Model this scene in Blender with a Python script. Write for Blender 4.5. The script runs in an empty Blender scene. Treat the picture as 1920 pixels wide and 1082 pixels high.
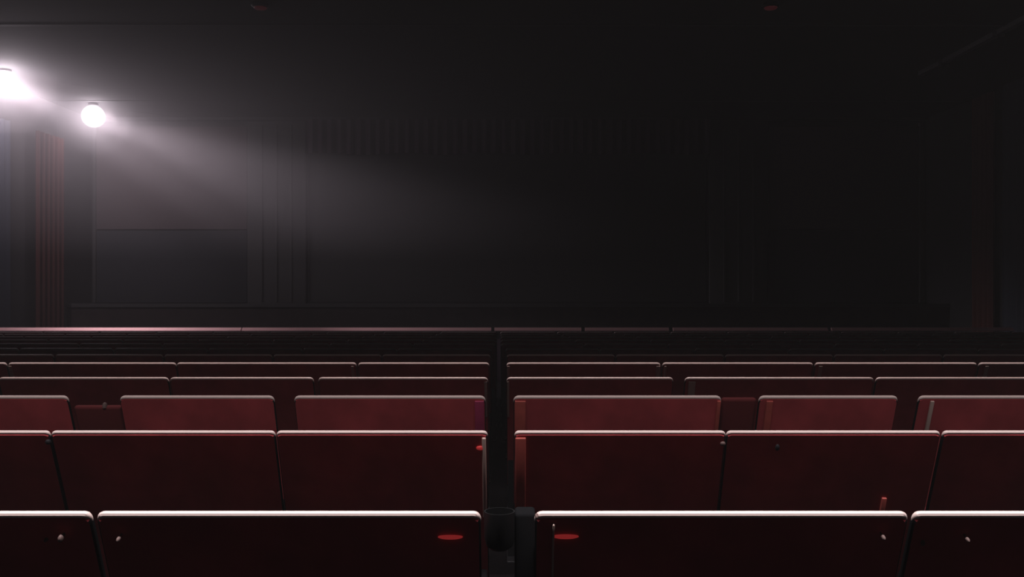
import bpy, bmesh, math, random
from mathutils import Vector, Matrix
random.seed(7)
S = bpy.context.scene
C = S.collection
PI = math.pi

# ------------------------------------------------------------------ camera, exposure, world
F = 1663.0                      # focal length in pixels of the 1920 wide frame
CAM_Z = 1.30
cam_d = bpy.data.cameras.new('camera'); cam_d.sensor_width = 36; cam_d.lens = 36 * F / 1920
cam_d.clip_start = 0.05; cam_d.clip_end = 100
cam = bpy.data.objects.new('camera', cam_d); C.objects.link(cam)
cam.location = (0, 0, CAM_Z); cam.rotation_euler = (PI / 2, 0, 0)
S.camera = cam
S.view_settings.view_transform = 'Standard'; S.view_settings.look = 'None'
S.view_settings.exposure = 0; S.view_settings.gamma = 1; S.view_settings.use_curve_mapping = False
try:
    S.cycles.use_denoising = True
    S.cycles.volume_bounces = 0
    S.cycles.max_bounces = 5
    S.cycles.sample_clamp_indirect = 3
except Exception:
    pass
w = bpy.data.worlds.new('world'); S.world = w; w.use_nodes = True
w.node_tree.nodes['Background'].inputs[0].default_value = (0, 0, 0, 1)

def X(px, d): return (px - 960) / F * d
def Z(py, d): return CAM_Z - (py - 541) / F * d
def floor_z(y): return -0.0216 * max(y, 0) if y < 16.4 else -0.0216 * 16.4

# ------------------------------------------------------------------ the room's lamps and added lights
def light(name, typ, loc, power, col=(1, 1, 1), rot=None, aim=None, **k):
    l = bpy.data.lights.new(name, typ); l.energy = power; l.color = col
    for a, b in k.items(): setattr(l, a, b)
    o = bpy.data.objects.new(name, l); C.objects.link(o); o.location = loc
    if rot: o.rotation_euler = rot
    if aim is not None:
        o.rotation_euler = Vector(aim).to_track_quat('-Z', 'Y').to_euler()
    return o
ROOM_L, ROOM_R, ROOM_F, ROOM_B, CEIL = -8.53, 8.39, 18.0, -3.0, 4.75
LAMP = [(X(10, 13.97), 13.97, Z(158, 13.97)), (X(175, 16.5), 16.5, Z(218, 16.5))]
# unseen overhead light strips, added to brighten seat rims and backs
light('added_line_light', 'AREA', (0, 1.1, 4.35), 172, (1.0, 0.93, 0.92), rot=(0, 0, 0),
      shape='RECTANGLE', size=9.0, size_y=0.12, spread=math.radians(90))
light('added_line_light', 'AREA', (0, 4.8, 4.3), 60, (1.0, 0.86, 0.84), rot=(0, 0, 0),
      shape='RECTANGLE', size=12.0, size_y=0.12, spread=math.radians(54))
# the two round lamps high on the left side: all-round glow and the beam they throw
GLOW, BEAM = (250, 130), (2400, 1800)
AIM, CONE = ((1, 0.02, -0.46), (1, -0.02, -0.38)), (30, 27)
for i, p in enumerate(LAMP):
    light('lamp_glow', 'POINT', p, GLOW[i], (1.0, 0.83, 0.95), shadow_soft_size=0.16)
    light('lamp_beam', 'SPOT', p, BEAM[i], (1.0, 0.83, 0.95), aim=AIM[i],
          shadow_soft_size=0.17, spot_size=math.radians(CONE[i]), spot_blend=0.8)
# weak unseen fill added behind the camera to lift the blacks
light('rear_fill_light', 'AREA', (0, -2.6, 3.9), 0.6, (0.9, 0.95, 1.0), aim=(0, 1, -0.15),
      shape='RECTANGLE', size=10, size_y=0.5)

# ------------------------------------------------------------------ materials
def mat(name, col, rough=0.6, metal=0.0, emit=None, es=0, noise=0.0, scale=40, spec=0.5, bump=0.0):
    m = bpy.data.materials.new(name); m.use_nodes = True
    nt = m.node_tree; b = nt.nodes['Principled BSDF']
    b.inputs['Base Color'].default_value = (*col, 1); b.inputs['Roughness'].default_value = rough
    b.inputs['Metallic'].default_value = metal; b.inputs['Specular IOR Level'].default_value = spec
    if emit:
        b.inputs['Emission Color'].default_value = (*emit, 1); b.inputs['Emission Strength'].default_value = es
    if noise or bump:
        tc = nt.nodes.new('ShaderNodeTexCoord'); n = nt.nodes.new('ShaderNodeTexNoise')
        n.inputs['Scale'].default_value = scale; n.inputs['Detail'].default_value = 4
        nt.links.new(tc.outputs['Object'], n.inputs['Vector'])
        if noise:
            r = nt.nodes.new('ShaderNodeValToRGB')
            r.color_ramp.elements[0].position = 0.3; r.color_ramp.elements[1].position = 0.7
            r.color_ramp.elements[0].color = (*[c * (1 - noise) for c in col], 1)
            r.color_ramp.elements[1].color = (*[min(1, c * (1 + noise)) for c in col], 1)
            nt.links.new(n.outputs['Fac'], r.inputs[0]); nt.links.new(r.outputs[0], b.inputs['Base Color'])
        if bump:
            bp = nt.nodes.new('ShaderNodeBump'); bp.inputs['Strength'].default_value = bump
            bp.inputs['Distance'].default_value = 0.002
            nt.links.new(n.outputs['Fac'], bp.inputs['Height']); nt.links.new(bp.outputs[0], b.inputs['Normal'])
    return m
M = dict(
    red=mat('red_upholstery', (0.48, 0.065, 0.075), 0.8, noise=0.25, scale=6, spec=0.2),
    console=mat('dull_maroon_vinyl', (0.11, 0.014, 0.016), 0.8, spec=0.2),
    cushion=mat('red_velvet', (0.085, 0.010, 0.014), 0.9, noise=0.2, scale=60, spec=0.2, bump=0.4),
    trim=mat('pale_top_trim', (0.80, 0.63, 0.60), 0.4, spec=0.5),
    strip=mat('red_side_strip', (0.42, 0.075, 0.06), 0.6, noise=0.15, scale=20),
    pinkstrip=mat('magenta_side_strip', (0.36, 0.03, 0.10), 0.6, noise=0.15, scale=20),
    greystrip=mat('grey_side_trim', (0.50, 0.36, 0.32), 0.5),
    black=mat('black_plastic', (0.010, 0.010, 0.011), 0.5, spec=0.25),
    gapblack=mat('post_and_gap_shade_black', (0.007, 0.007, 0.008), 1.0, spec=0.05),
    steel=mat('dark_painted_steel', (0.03, 0.03, 0.035), 0.4, metal=0.4),
    bolt=mat('worn_metal', (0.14, 0.09, 0.085), 0.55, spec=0.2),
    redlight=mat('red_marker_lens', (0.30, 0.02, 0.02), 0.5, emit=(1.0, 0.07, 0.07), es=0.16, spec=0.2),
    dimred=mat('dim_red_glass', (0.03, 0.004, 0.006), 0.5, emit=(1.0, 0.12, 0.16), es=0.016, spec=0.2),
    wall=mat('charcoal_wall', (0.013, 0.013, 0.015), 0.85, noise=0.1, scale=3),
    front=mat('black_front_wall', (0.018, 0.018, 0.019), 0.85, noise=0.1, scale=3),
    ceiling=mat('black_ceiling', (0.015, 0.015, 0.016), 0.9, noise=0.1, scale=3),
    slat=mat('dark_ceiling_slat', (0.02, 0.02, 0.021), 0.8),
    floor=mat('dark_carpet', (0.006, 0.005, 0.006), 1.0, noise=0.4, scale=80, bump=0.5, spec=0.05),
    screen=mat('unlit_screen', (0.014, 0.015, 0.015), 0.7),
    valance=mat('plum_curtain', (0.028, 0.013, 0.024), 0.9),
    column=mat('grey_pilaster', (0.045, 0.045, 0.045), 0.8),
    panelred=mat('brown_grey_panel', (0.085, 0.065, 0.068), 0.85),
    panelblack=mat('blue_black_panel', (0.020, 0.022, 0.027), 0.85),
    redfab=mat('red_wall_fabric', (0.075, 0.018, 0.014), 0.9),
    bluefab=mat('blue_grey_wall_fabric', (0.034, 0.042, 0.060), 0.9),
    stage=mat('dark_stage', (0.030, 0.018, 0.018), 0.8, noise=0.2, scale=4),
    rail=mat('pale_rail_metal', (0.95, 0.62, 0.60), 0.56, metal=0.95),
    railpanel=mat('plum_rail_panel', (0.05, 0.022, 0.04), 0.8),
    lamp=mat('glowing_globe', (0.9, 0.9, 0.9), 0.4, emit=(1.0, 0.94, 0.95), es=2.2),
    metal=mat('grey_track_metal', (0.16, 0.16, 0.165), 0.5, metal=0.2),
)

# frosted glass of the lamps lets most of the light of the bulb through
_nt = M['lamp'].node_tree; _nt.nodes.clear()
_o = _nt.nodes.new('ShaderNodeOutputMaterial'); _m = _nt.nodes.new('ShaderNodeMixShader')
_t = _nt.nodes.new('ShaderNodeBsdfTransparent'); _e = _nt.nodes.new('ShaderNodeEmission')
_e.inputs['Color'].default_value = (1.0, 0.92, 0.96, 1); _e.inputs['Strength'].default_value = 3.2
_m.inputs[0].default_value = 0.35
_nt.links.new(_t.outputs[0], _m.inputs[1]); _nt.links.new(_e.outputs[0], _m.inputs[2]); _nt.links.new(_m.outputs[0], _o.inputs[0])

# ------------------------------------------------------------------ mesh helpers
def box(bm, x0, x1, y0, y1, z0, z1, bevel=0.0):
    r = bmesh.ops.create_cube(bm, size=1)
    for v in r['verts']:
        v.co = Vector(((x0 + x1) / 2 + v.co.x * (x1 - x0), (y0 + y1) / 2 + v.co.y * (y1 - y0), (z0 + z1) / 2 + v.co.z * (z1 - z0)))
    if bevel:
        es = {e for v in r['verts'] for e in v.link_edges}
        bmesh.ops.bevel(bm, geom=list(es), offset=bevel, segments=3, affect='EDGES', profile=0.5)
def tube(bm, pts, rads, n=12, caps=True):
    rings = []
    for i, p in enumerate(pts):
        p = Vector(p)
        a = Vector(pts[max(i - 1, 0)]); b = Vector(pts[min(i + 1, len(pts) - 1)])
        t = (b - a).normalized()
        up = Vector((0, 1, 0)) if abs(t.y) < 0.9 else Vector((1, 0, 0))
        u = t.cross(up).normalized(); v = t.cross(u).normalized()
        rr = rads[i] if isinstance(rads, (list, tuple)) else rads
        rings.append([bm.verts.new(p + (u * math.cos(2 * PI * k / n) + v * math.sin(2 * PI * k / n)) * rr) for k in range(n)])
    for a, b in zip(rings, rings[1:]):
        for k in range(n):
            bm.faces.new((a[k], a[(k + 1) % n], b[(k + 1) % n], b[k]))
    if caps:
        bm.faces.new(rings[0][::-1]); bm.faces.new(rings[-1])
def lathe(bm, prof, n=24, centre=(0, 0, 0)):
    rings = []
    for r, z in prof:
        rings.append([bm.verts.new((centre[0] + r * math.cos(2 * PI * k / n), centre[1] + r * math.sin(2 * PI * k / n), centre[2] + z)) for k in range(n)])
    for a, b in zip(rings, rings[1:]):
        for k in range(n):
            bm.faces.new((a[k], a[(k + 1) % n], b[(k + 1) % n], b[k]))
    bm.faces.new(rings[0][::-1]); bm.faces.new(rings[-1])
def obj(name, bm, m, parent=None, smooth=True):
    bmesh.ops.recalc_face_normals(bm, faces=bm.faces)
    me = bpy.data.meshes.new(name); bm.to_mesh(me); bm.free(); me.materials.append(m)
    if smooth:
        for p in me.polygons: p.use_smooth = True
        try: me.set_sharp_from_angle(angle=math.radians(35))
        except Exception: pass
    o = bpy.data.objects.new(name, me); C.objects.link(o); o.parent = parent
    return o
def mk(fn, *a, **k):
    bm = bmesh.new(); fn(bm, *a, **k); return bm
def struct(name, bm, m, smooth=False):
    o = obj(name, bm, m, smooth=smooth); o['kind'] = 'structure'; return o
def thing(name, label, cat, loc, group=None):
    o = bpy.data.objects.new(name, None); C.objects.link(o); o.location = loc
    o.empty_display_size = 0.1
    o['label'] = label; o['category'] = cat
    if group: o['group'] = group
    return o

# ------------------------------------------------------------------ the room shell
T = 0.25
def quadbox(bm, x0, x1, y0, y1, za, zb, t=T):      # sloped slab (floor)
    v = [bm.verts.new(c) for c in ((x0, y0, za), (x1, y0, za), (x1, y1, zb), (x0, y1, zb),
                                   (x0, y0, za - t), (x1, y0, za - t), (x1, y1, zb - t), (x0, y1, zb - t))]
    for f in ((0, 1, 2, 3), (7, 6, 5, 4), (0, 4, 5, 1), (1, 5, 6, 2), (2, 6, 7, 3), (3, 7, 4, 0)):
        bm.faces.new([v[i] for i in f])
bm = bmesh.new()
quadbox(bm, ROOM_L, ROOM_R, 0, ROOM_F, 0, -0.0216 * ROOM_F)
quadbox(bm, ROOM_L, ROOM_R, ROOM_B, 0, 0, 0)
struct('floor', bm, M['floor'])
struct('ceiling', mk(box, ROOM_L - T, ROOM_R + T, ROOM_B - T, ROOM_F + T, CEIL, CEIL + T), M['ceiling'])
struct('wall_left', mk(box, ROOM_L - T, ROOM_L, ROOM_B, ROOM_F, -0.7, CEIL), M['wall'])
struct('wall_right', mk(box, ROOM_R, ROOM_R + T, ROOM_B, ROOM_F, -0.7, CEIL), M['wall'])
struct('wall_front', mk(box, ROOM_L - T, ROOM_R + T, ROOM_F, ROOM_F + T, -0.7, CEIL), M['front'])
struct('wall_back', mk(box, ROOM_L - T, ROOM_R + T, ROOM_B - T, ROOM_B, -0.7, CEIL), M['wall'])
# slats that cross the ceiling
for i, d in enumerate((11.6, 16.3)):
    struct('trim_%d' % (i + 1), mk(box, ROOM_L, ROOM_R, d - 0.04, d + 0.04, CEIL - 0.010, CEIL), M['slat'])
# stage below the screen, cornice above it
ST = 17.0
struct('stage', mk(box, ROOM_L, ROOM_R, ST, ROOM_F, -0.6, Z(573, ST)), M['stage'])
struct('trim_3', mk(box, ROOM_L, ROOM_R, ST - 0.03, ST + 0.02, Z(573, ST) - 0.03, Z(569, ST)), M['column'])
struct('trim_4', mk(box, ROOM_L, ROOM_R, ROOM_F - 0.15, ROOM_F, Z(226, 17.9), CEIL), M['slat'])

# screen wall: screen, masking curtain, pilasters and panels
FW = ROOM_F
def fx(px): return X(px, 17.9)
def fz(py): return Z(py, 17.9)
sc = thing('cinema_screen', 'wide unlit black cinema screen in the middle of the front wall', 'screen', (fx(952), FW - 0.06, fz(570)))
def rel(bm, o):
    for v in bm.verts: v.co -= o.location
    return bm
obj('screen_surface', rel(mk(box, fx(576), fx(1328), FW - 0.06, FW - 0.03, fz(566), fz(236)), sc), M['screen'], sc)
bm = bmesh.new()
for a in ((576, 580, 566, 236), (1324, 1328, 566, 236)):
    box(bm, fx(a[0]), fx(a[1]), FW - 0.08, FW - 0.0, fz(a[2]), fz(a[3]))
box(bm, fx(576), fx(1328), FW - 0.08, FW - 0.0, fz(570), fz(565))
obj('screen_frame', rel(bm, sc), M['black'], sc)
# curtain valance with soft folds
bm = bmesh.new()
n = 260; x0, x1 = fx(574), fx(1330); top, bot = fz(226), fz(290); prev = None
for k in range(n + 1):
    t = k / n; x = x0 + (x1 - x0) * t
    y = FW - 0.20 + 0.03 * math.sin(t * 2 * PI * 42)
    b = bot + 0.02 * math.sin(t * 2 * PI * 5)
    ring = [bm.verts.new(c) for c in ((x, y, top), (x, y, b), (x, y + 0.02, b), (x, y + 0.02, top))]
    if prev:
        for q in range(4): bm.faces.new((prev[q], prev[(q + 1) % 4], ring[(q + 1) % 4], ring[q]))
    else: bm.faces.new(ring)
    prev = ring
bm.faces.new(prev[::-1])
v = obj('curtain_valance', bm, M['valance'])
v['label'] = 'dark plum curtain valance hanging across the top of the screen'; v['category'] = 'curtain'
for nme, lab, p0, p1 in (('wall_pilaster', 'dark grey pilaster between the screen and the right panel', 1330, 1440),
                         ('wall_pilaster', 'dark grey pilaster between the screen and the left panel', 464, 574)):
    bm = bmesh.new(); box(bm, fx(p0), fx(p1), FW - 0.12, FW, fz(570), fz(228), 0.01)
    for q in range(3):
        xx = fx(p0) + (fx(p1) - fx(p0)) * (q + 1) / 4
        box(bm, xx - 0.02, xx + 0.02, FW - 0.14, FW - 0.11, fz(566), fz(235), 0.004)
    o = obj(nme, bm, M['column']); o['label'] = lab; o['category'] = 'pilaster'; o['group'] = 'pilasters beside the screen'
for side, p0, p1 in (('right', 1442, 1735), ('left', 172, 462)):
    t = thing('wall_panel', 'tall two-part panel at the %s end of the front wall, framed in grey' % side, 'panel',
              ((fx(p0) + fx(p1)) / 2, FW - 0.04, fz(570)), 'panels on the front wall')
    e = 10
    obj('upper_panel', rel(mk(box, fx(p0), fx(p1 - e if side == 'right' else p1), FW - 0.06, FW, fz(430), fz(236), 0.01), t), M['panelred'], t)
    obj('lower_panel', rel(mk(box, fx(p0), fx(p1 - e if side == 'right' else p1), FW - 0.05, FW, fz(568), fz(432), 0.01), t), M['panelblack'], t)
    s0, s1 = (p1 - e, p1) if side == 'right' else (p0 + 1, p0 + 7)
    obj('edge_frame', rel(mk(box, fx(s0), min(fx(s1), ROOM_R - 0.005), FW - 0.10, FW, fz(568), fz(228), 0.01), t), M['column'], t)

# fabric panels on the side walls, set at their real depths
def side_panel(label, sx, y0, y1, z1, m, group):
    bm = bmesh.new(); n = 60; prev = None
    xw = (ROOM_R - 0.10) if sx > 0 else (ROOM_L + 0.10)
    for k in range(n + 1):
        t = k / n; y = y0 + (y1 - y0) * t
        x = xw + 0.035 * math.sin(t * 2 * PI * (y1 - y0) * 6)
        ring = [bm.verts.new(c) for c in ((x, y, -0.28), (x - sx * 0.02, y, -0.28), (x - sx * 0.02, y, z1), (x, y, z1))]
        if prev:
            for q in range(4): bm.faces.new((prev[q], prev[(q + 1) % 4], ring[(q + 1) % 4], ring[q]))
        else: bm.faces.new(ring)
        prev = ring
    bm.faces.new(prev[::-1])
    o = obj('wall_drape', bm, m); o['label'] = label; o['category'] = 'drape'; o['group'] = group
side_panel('narrow dark red drape hanging on the right wall', 1, 15.25, 15.95, 4.7, M['redfab'], 'red wall drapes')
side_panel('blue-grey drape hanging on the right wall at the picture edge', 1, 13.2, 14.95, 4.72, M['bluefab'], 'blue-grey wall drapes')
side_panel('narrow dark red drape hanging on the left wall below the lamps', -1, 15.7, 16.6, 4.1, M['redfab'], 'red wall drapes')
side_panel('blue-grey drape hanging on the left wall at the picture edge', -1, 13.6, 14.9, 4.1, M['bluefab'], 'blue-grey wall drapes')

# ceiling track on the right
t = thing('ceiling_track', 'thin grey lighting track running along the ceiling at the right', 'track', (6.5, 12.2, CEIL))
obj('rail', mk(box, -0.05, 0.05, -4.2, 1.9, -0.07, 0, 0.01), M['metal'], t)
for y in (-3.4, -1.9, -0.4, 1.1):
    obj('clamp', mk(box, -0.07, 0.07, y, y + 0.08, -0.085, -0.002, 0.006), M['steel'], t)

# dim red ceiling lights
for px, lab in ((1445, 'dim red ceiling light at the top right of the picture'), (488, 'dim red ceiling light at the top left of the picture')):
    d = 3.42 * F / 530; x = X(px, d)
    t = thing('red_ceiling_light', lab, 'light', (x, d, CEIL), 'dim red ceiling lights')
    obj('housing', mk(lathe, [(0.10, 0), (0.11, -0.03), (0.09, -0.05), (0.085, -0.052)]), M['black'], t)
    obj('lens', mk(lathe, [(0.08, -0.05), (0.07, -0.065), (0.04, -0.075), (0.005, -0.078)]), M['dimred'], t)

# round lamps high at the left
for i, (p, lab) in enumerate(zip(LAMP, ('bright white round lamp cut by the left picture edge', 'bright white round lamp in the far left ceiling corner'))):
    t = thing('round_lamp', lab, 'lamp', p, 'bright round lamps at the left')
    R_ = 0.205
    prof = [(max(0.004, R_ * math.sin(a)), -R_ * math.cos(a)) for a in [PI * k / 20 for k in range(21)]]
    obj('globe', mk(lathe, prof, 32), M['lamp'], t)
    obj('ceiling_rose', mk(lathe, [(0.09, 0.20), (0.09, 0.235), (0.06, CEIL - p[2])], 24), M['black'], t)

# ------------------------------------------------------------------ cinema seats
ZT = 0.95; TILT = math.radians(22)
def tilt(p):                     # rotate about the top edge: the back leans towards the camera at the top
    x, y, z = p; dz = z - ZT
    return Vector((x, y * math.cos(TILT) - dz * math.sin(TILT), ZT + y * math.sin(TILT) + dz * math.cos(TILT)))
def tilt_bm(bm):
    for v in bm.verts: v.co = tilt(v.co)
    return bm
def back_outline(w_, zb, zt, rt, rb=0.03):
    pts = []
    for cx, cz, r, a0 in ((w_ / 2 - rt, zt - rt, rt, 0), (-w_ / 2 + rt, zt - rt, rt, PI / 2),
                          (-w_ / 2 + rb, zb + rb, rb, PI), (w_ / 2 - rb, zb + rb, rb, 1.5 * PI)):
        for k in range(6):
            a = a0 + PI / 2 * k / 5
            pts.append((cx + r * math.cos(a), cz + r * math.sin(a)))
    return pts
def slab(bm, out, y0, y1, bev=0.012):
    a = [bm.verts.new((x, y0 + bev, z)) for x, z in out]; b = [bm.verts.new((x, y1 - bev, z)) for x, z in out]
    cx = sum(x for x, z in out) / len(out); cz = sum(z for x, z in out) / len(out)
    def ins(x, z):
        dx = -bev if x > cx else bev; dz = -bev if z > cz else bev
        return x + dx, z + dz
    a2 = [bm.verts.new((ins(x, z)[0], y0, ins(x, z)[1])) for x, z in out]
    b2 = [bm.verts.new((ins(x, z)[0], y1, ins(x, z)[1])) for x, z in out]
    n = len(out)
    for p, q in ((a2, a), (a, b), (b, b2)):
        for k in range(n): bm.faces.new((p[k], p[(k + 1) % n], q[(k + 1) % n], q[k]))
    bm.faces.new(a2[::-1]); bm.faces.new(b2)
def rim_path(w_, zt, r, drop):
    pts = []
    if drop > 0.001: pts.append((-w_ / 2, 0, zt - r - drop))
    for k in range(7):
        a = PI - PI / 2 * k / 6; pts.append((-w_ / 2 + r + r * math.cos(a), 0, zt - r + r * math.sin(a)))
    for k in range(1, 6): pts.append((-w_ / 2 + r + (w_ - 2 * r) * k / 6, 0, zt))
    for k in range(7):
        a = PI / 2 - PI / 2 * k / 6; pts.append((w_ / 2 - r + r * math.cos(a), 0, zt - r + r * math.sin(a)))
    if drop > 0.001: pts.append((w_ / 2, 0, zt - r - drop))
    return pts
ORD = ['nearest', 'second', 'third', 'fourth', 'fifth', 'sixth', 'seventh', 'eighth', 'ninth', 'tenth', 'eleventh', 'twelfth']
POS = ['first', 'second', 'third', 'fourth', 'fifth', 'sixth', 'seventh', 'eighth', 'ninth', 'tenth', 'eleventh', 'twelfth']
def make_seat(w_, loc, label, group, rt=0.02, rr=0.0075, detail=True):
    t = thing('cinema_chair', label, 'seat', loc, group)
    bk = obj('backrest', tilt_bm(mk(slab, back_outline(w_, 0.30, ZT - 0.002, rt), -0.007, 0.007, 0.003)), M['red'], t)
    bk.data.materials.append(M['gapblack'])          # shell edges blackened, so gaps between seats read as shade
    for p in bk.data.polygons:
        if abs(p.normal.x) > 0.5 or p.normal.z > 0.75: p.material_index = 1
    pts = rim_path(w_ - 0.002, ZT, rt, 0.0)
    rads = [rr * min(1, 0.25 + 0.9 * min(i, len(pts) - 1 - i) / 5) for i in range(len(pts))]
    bm = bmesh.new(); tube(bm, pts, rads, 10); obj('top_trim', tilt_bm(bm), M['trim'], t)
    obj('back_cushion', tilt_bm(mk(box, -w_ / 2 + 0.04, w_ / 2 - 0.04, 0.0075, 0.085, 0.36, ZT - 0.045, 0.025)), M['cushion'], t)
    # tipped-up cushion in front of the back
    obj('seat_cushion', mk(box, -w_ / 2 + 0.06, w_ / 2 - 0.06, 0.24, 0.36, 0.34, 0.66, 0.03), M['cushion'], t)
    obj('armrest', mk(box, -w_ / 2 + 0.0, -w_ / 2 + 0.045, 0.13, 0.50, 0.60, 0.64, 0.012), M['black'], t)
    for s in (-1, 1):
        bm = bmesh.new()
        xx = s * (w_ / 2 - 0.0225)
        box(bm, xx - 0.018, xx + 0.018, 0.17, 0.23, -0.01, 0.61, 0.005)
        box(bm, xx - 0.0225, xx + 0.0225, 0.08, 0.34, -0.012, 0.012, 0.004)
        obj('leg', bm, M['steel'], t)
    return t
def copy_seat(src, loc, label, group):
    c = src.copy(); C.objects.link(c); c.location = loc; c['label'] = label; c['group'] = group
    for ch in src.children:
        d = ch.copy(); C.objects.link(d); d.parent = c
        for g in ch.children:
            e = g.copy(); C.objects.link(e); e.parent = d
    return c
def local_on_back(px, py, d, X0, z0):
    """point of the tilted back face seen at (px, py): returns untilted local (x, z)"""
    zz = Z(py, d) - z0                      # first guess at the plane's own depth
    for _ in range(6):
        y = (ZT - zz) * math.tan(TILT); zz = Z(py, d + y) - z0
    s = (ZT - zz) / math.cos(TILT)
    return X(px, d + y) - X0, ZT - s

# nearest five rows: (depth, photo row height, seats as picture spans)
ROWS = [
 (1.50, 965, [(-545, 172), (183, 901), (1003, 1701), (1711, 2430)]),
 (2.50, 811, [(-310, 94), (97, 516), (519, 914), (965, 1360), (1362, 1762), (1767, 2170)]),
 (3.50, 745, [(-180, 128), (225, 514), (552, 910), (963, 1352), (1423, 1683), (1722, 2040)]),
 (4.43, 710, [(-300, -4), (-2, 316), (319, 588), (597, 915), (950, 1262), (1284, 1638), (1642, 1990)]),
 (5.55, 682, [(-290, 13), (16, 330), (332, 668), (672, 917), (950, 1238), (1242, 1524), (1528, 1831), (1835, 2130)]),
]
NAMES = ['the nearest row', 'the second row', 'the third row', 'the fourth row', 'the fifth row']
SEATS = {}
for r, (d, py, spans) in enumerate(ROWS):
    z0 = Z(py, d) - ZT
    left = [s for s in spans if (s[0] + s[1]) / 2 < 935]; right = [s for s in spans if (s[0] + s[1]) / 2 >= 935]
    for k, (a, b) in enumerate(spans):
        if (a, b) in left: q = len(left) - 1 - k; side = 'left'
        else: q = k - len(left); side = 'right'
        w_ = X(b, d) - X(a, d); xc = (X(a, d) + X(b, d)) / 2
        lab = 'dark red seat in %s, %s to the %s of the centre gap' % (NAMES[r], POS[q], side)
        rt = 0.012 if r < 2 else 0.02
        SEATS[(r, k)] = (make_seat(w_, (xc, d, z0), lab, 'cinema seats in %s' % NAMES[r],
                                   rt=rt, rr=(0.0062, 0.0058, 0.0072, 0.0075, 0.0085)[r]), d, xc, z0, w_)
        SEATS[(r, k)][0].location.z = z0

def strip(rk, px0, px1, py1, m, name='side_strip', py0=None):
    t, d, xc, z0, w_ = SEATS[rk]
    xa, _ = local_on_back(px0, py1, d, xc, z0); xb, zb = local_on_back(px1, py1, d, xc, z0)
    zt = ZT - 0.012 if py0 is None else local_on_back(px0, py0, d, xc, z0)[1]
    sw = xb - xa; xa = max(xa, -w_ / 2 + 0.001); xb = max(xb, xa + sw)
    xb = min(xb, w_ / 2 - 0.001); xa = min(xa, xb - sw)
    o = obj(name, tilt_bm(mk(box, xa, xb, -0.013, 0.005, zb, zt, 0.0025)), M[m], t); return o
def dot(rk, px, py, rw, rh, m, name='bolt', label=None, out=0.0):
    t, d, xc, z0, w_ = SEATS[rk]
    x, z = local_on_back(px, py, d, xc, z0)
    bm = bmesh.new()
    rings = [(1.0, -0.005), (1.0, -0.010), (0.75, -0.0125), (0.3, -0.0138)]
    if out: rings = [(0.45, -0.005), (0.45, -out + 0.004), (1.0, -out + 0.002), (1.0, -out - 0.003), (0.6, -out - 0.006), (0.2, -out - 0.007)]
    vs = []
    for s, yy in rings:
        vs.append([bm.verts.new((x + rw * s * math.cos(2 * PI * k / 16), yy, z + rh * s * math.sin(2 * PI * k / 16))) for k in range(16)])
    for a, b in zip(vs, vs[1:]):
        for k in range(16): bm.faces.new((a[k], a[(k + 1) % 16], b[(k + 1) % 16], b[k]))
    bm.faces.new(vs[0][::-1]); bm.faces.new(vs[-1])
    o = obj(name, tilt_bm(bm), M[m], t)
    if label: o['label'] = label
    return o
# end strips and edge trims of the backs
strip((1, 3), 966, 985, 966, 'strip'); strip((1, 2), 906, 913, 966, 'greystrip')
strip((2, 2), 892, 909, 850, 'pinkstrip'); strip((2, 3), 965, 985, 850, 'strip')
strip((2, 3), 1345, 1352, 850, 'strip'); strip((2, 4), 1424, 1436, 850, 'strip'); strip((2, 5), 1723, 1730, 850, 'greystrip')
strip((3, 5), 1285, 1298, 780, 'greystrip'); strip((3, 4), 951, 955, 780, 'greystrip'); strip((3, 3), 909, 914, 780, 'greystrip')
strip((4, 4), 951, 956, 730, 'greystrip'); strip((4, 4), 1231, 1238, 730, 'greystrip'); strip((4, 5), 1242, 1246, 730, 'greystrip')
strip((4, 6), 1528, 1535, 730, 'greystrip'); strip((4, 7), 1836, 1843, 730, 'greystrip')
strip((4, 2), 662, 667, 730, 'greystrip'); strip((4, 1), 16, 22, 730, 'greystrip')
strip((0, 2), 1031, 1035, 1200, 'greystrip', 'seam_trim')
# bolts and red marker lights on the backs
# (some bolts of the nearest row are drawn out on stems to catch light)
dot((0, 0), 124, 996, 0.0040, 0.0060, 'bolt', 'raised_bolt', out=0.019); dot((0, 0), 91, 1006, 0.0030, 0.0030, 'bolt')
dot((0, 1), 231, 997, 0.0032, 0.0032, 'bolt', 'raised_bolt', out=0.019)
dot((0, 3), 1726, 1012, 0.0030, 0.0050, 'bolt'); dot((0, 2), 1648, 994, 0.0032, 0.0032, 'bolt', 'raised_bolt', out=0.019); dot((0, 3), 1804, 998, 0.0030, 0.0030, 'bolt', 'raised_bolt', out=0.019)
dot((0, 1), 845, 1001, 0.021, 0.0032, 'redlight', 'marker_light', 'small red marker light')
dot((0, 2), 1060, 1000, 0.022, 0.0034, 'redlight', 'marker_light', 'small red marker light')
dot((1, 2), 901, 837, 0.012, 0.0065, 'redlight', 'marker_light', 'small red marker light')
dot((1, 0), 93, 826, 0.008, 0.008, 'steel'); dot((1, 3), 1354, 829, 0.0075, 0.0065, 'bolt'); dot((1, 4), 1456, 836, 0.006, 0.010, 'steel')
strip((1, 4), 1641, 1650, 985, 'strip', 'bracket', 930)

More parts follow.
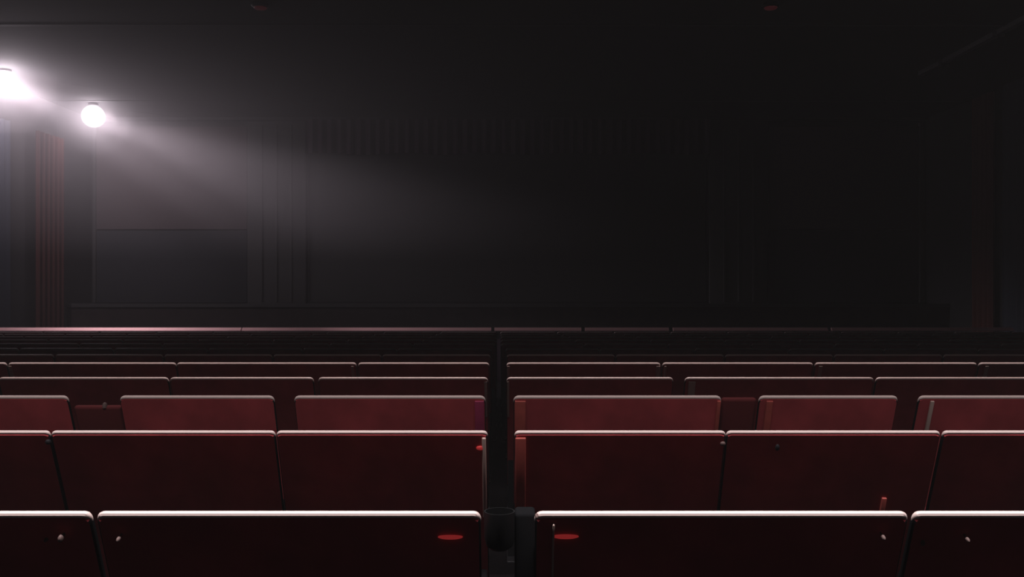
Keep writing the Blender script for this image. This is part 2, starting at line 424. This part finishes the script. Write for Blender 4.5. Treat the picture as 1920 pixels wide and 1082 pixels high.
# armrest fillings in the wide gaps of the third row, and the cup holder in the centre gap of the nearest row
for (rk, a, b, drop) in (((2, 0), 131, 222, 0.035), ((2, 3), 1355, 1421, 0.0)):
    t, d, xc, z0, w_ = SEATS[rk]
    xa, xb = X(a, d) - xc, X(b, d) - xc
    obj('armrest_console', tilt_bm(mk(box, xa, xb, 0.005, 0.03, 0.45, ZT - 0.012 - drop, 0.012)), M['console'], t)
t, d, xc, z0, w_ = SEATS[(2, 0)]
bm = bmesh.new(); x = X(190, d) - xc
lathe(bm, [(0.009, 0), (0.009, 0.014), (0.006, 0.020), (0.001, 0.022)], 14, (x, 0.03, ZT - 0.046)); obj('bolt', bm, M['bolt'], t)
t, d, xc, z0, w_ = SEATS[(0, 2)]
cx = X(936, d) - xc; rc = 0.0265
cup = [(0.006, -0.066), (rc * 0.55, -0.066), (rc * 0.85, -0.060), (rc, -0.046), (rc, 0.0), (rc * 0.93, 0.0), (rc * 0.93, -0.045), (rc * 0.5, -0.058), (0.004, -0.058)]
c = obj('cup_holder', mk(lathe, cup, 32, (cx, 0.035, Z(968, d) - z0)), M['black'], t)
obj('armrest_post', mk(box, X(965, d) - xc, -w_ / 2 + 0.002, 0.03, 0.085, 0.60, Z(972, d) - z0, 0.006), M['gapblack'], t)
dot((0, 2), 1006, 962, 0.003, 0.003, 'bolt')

# rows six to twelve: narrow slices of them show between the nearer rims
proto = {}
for r in range(5, 12):
    d = 1.5 + r; z0 = Z(577 + 582 / d, d) - ZT
    pitch = 0.80; w_ = pitch - 0.012; gx = X(935, d); half = 0.5 * 1920 / F * d + 0.2
    gapw = 0.055 if r < 7 else 0.02
    for side in (-1, 1):
        q = 0
        while True:
            xc = gx + side * (gapw + pitch * (q + 0.5))
            if abs(xc) - pitch / 2 > half or xc - w_ / 2 < ROOM_L + 0.12 or xc + w_ / 2 > ROOM_R - 0.12: break
            lab = 'dark red seat in the %s row, %s to the %s of the centre gap' % (ORD[r], POS[q], 'left' if side < 0 else 'right')
            g = 'cinema seats in the %s row' % ORD[r]
            if not proto: proto['s'] = make_seat(w_, (xc, d, z0), lab, g, rr=0.008)
            else: copy_seat(proto['s'], (xc, d, z0), lab, g)
            q += 1

# rail with panels in front of the first row of seats
RD = 14.4; zr = Z(617.5, RD)
segs = [(-25, 452), (454, 921), (927, 1090), (1097, 1254), (1262, 1552), (1559, 1900)]
lab = ['far left end of the pale rail in front of the seats, under the lamps', 'pale rail segment just left of the centre gap',
       'short dim rail segment just right of the centre gap', 'second short dim rail segment to the right of the centre gap',
       'third rail segment to the right of the centre gap, fading into the dark', 'last dark rail segment at the right wall']
for (a, b), l in zip(segs, lab):
    xa, xb = X(a, RD), X(b, RD); xc = (xa + xb) / 2; h = (xb - xa) / 2; zf = floor_z(RD)
    t = thing('front_rail', l, 'rail', (xc, RD, zf), 'segments of the front rail')
    zr_ = zr - zf
    bm = bmesh.new()      # flat metal rail with its broad edge chamfered towards the seats
    sec = [(-0.034, -0.028), (0.030, -0.028), (0.034, -0.024), (0.034, 0.024), (0.030, 0.028), (0.020, 0.028), (-0.034, -0.022)]
    ra = [bm.verts.new((-h, y, zr_ + z)) for y, z in sec]; rb = [bm.verts.new((h, y, zr_ + z)) for y, z in sec]
    for k in range(7): bm.faces.new((ra[k], ra[(k + 1) % 7], rb[(k + 1) % 7], rb[k]))
    bm.faces.new(ra[::-1]); bm.faces.new(rb)
    obj('handrail', bm, M['rail'], t, smooth=False)
    obj('infill_panel', mk(box, -h + 0.03, h - 0.03, -0.012, 0.012, 0.10, zr_ - 0.06, 0.004), M['railpanel'], t)
    for s in (-1, 1):
        bm = bmesh.new(); tube(bm, [(s * (h - 0.03), 0, -0.01), (s * (h - 0.03), 0, zr_ - 0.01)], 0.018, 10); obj('post', bm, M['steel'], t)

# ------------------------------------------------------------------ thin haze that fills the room
for nme, dens, ya, yb, lb in (('haze', 0.04, 7.0, ROOM_F - 0.005, 'grey haze drifting in front of the screen wall, lit by the round lamps'),
                              ('haze', 0.0030, ROOM_B + 0.01, 6.99, 'very thin haze added over the rows of seats to lift the blacks')):  # second volume is added as a pale veil over the blacks
    hz = bpy.data.materials.new('thin_haze'); hz.use_nodes = True
    nt = hz.node_tree; nt.nodes.clear()
    out = nt.nodes.new('ShaderNodeOutputMaterial'); vs = nt.nodes.new('ShaderNodeVolumeScatter')
    vs.inputs['Color'].default_value = (1, 0.97, 1.0, 1); vs.inputs['Density'].default_value = dens; vs.inputs['Anisotropy'].default_value = 0.1
    if ya > 5:      # density graded to shape the glow: thickest by lamps and ceiling, thin elsewhere
        g = nt.nodes.new('ShaderNodeNewGeometry'); sp_ = nt.nodes.new('ShaderNodeSeparateXYZ')
        mr = nt.nodes.new('ShaderNodeMapRange'); mr.interpolation_type = 'SMOOTHERSTEP'
        mr.inputs['From Min'].default_value = -8.5; mr.inputs['From Max'].default_value = 5.0
        mr.inputs['To Min'].default_value = dens * 2.0; mr.inputs['To Max'].default_value = 0.003
        nt.links.new(g.outputs['Position'], sp_.inputs[0]); nt.links.new(sp_.outputs['X'], mr.inputs['Value'])
        mz = nt.nodes.new('ShaderNodeMapRange'); mu = nt.nodes.new('ShaderNodeMath'); mu.operation = 'MULTIPLY'
        mz.inputs['From Min'].default_value = 1.8; mz.inputs['From Max'].default_value = 4.7
        mz.inputs['To Min'].default_value = 0.15; mz.inputs['To Max'].default_value = 2.0
        nt.links.new(sp_.outputs['Z'], mz.inputs['Value'])
        nt.links.new(mr.outputs[0], mu.inputs[0]); nt.links.new(mz.outputs[0], mu.inputs[1])
        nt.links.new(mu.outputs[0], vs.inputs['Density'])
    nt.links.new(vs.outputs[0], out.inputs['Volume'])
    o = obj(nme, mk(box, ROOM_L + 0.01, ROOM_R - 0.01, ya, yb, -0.39, CEIL - 0.005), hz, smooth=False)
    o['label'] = lb; o['category'] = 'haze'; o['kind'] = 'stuff'

# added spheres of scatter that stand in for the lamps' soft halos
for p, r_, lb in ((LAMP[0], 0.78, 'added soft halo about the lamp at the left picture edge'), (LAMP[1], 0.72, 'added soft halo about the lamp in the far left corner')):
    for k, (f_, dn) in enumerate(((1.0, 0.11), (0.62, 0.03 if p[1] < 15 else 0.10))):
        hm = bpy.data.materials.new('lamp_halo'); hm.use_nodes = True
        nt = hm.node_tree; nt.nodes.clear()
        out = nt.nodes.new('ShaderNodeOutputMaterial'); vs = nt.nodes.new('ShaderNodeVolumeScatter')
        vs.inputs['Color'].default_value = (1, 0.97, 1, 1); vs.inputs['Density'].default_value = dn
        nt.links.new(vs.outputs[0], out.inputs['Volume'])
        rr = r_ * f_; zmax = CEIL - 0.012 - p[2]
        prof = [(max(0.004, rr * math.sin(PI * q / 24)), min(-rr * math.cos(PI * q / 24), zmax)) for q in range(25)]
        if k == 0:
            ho = obj('haze', mk(lathe, prof, 40), hm); ho.location = p
            ho['label'] = lb; ho['category'] = 'haze'; ho['kind'] = 'stuff'
        else:
            hc = obj('inner_halo', mk(lathe, prof, 40), hm, ho)
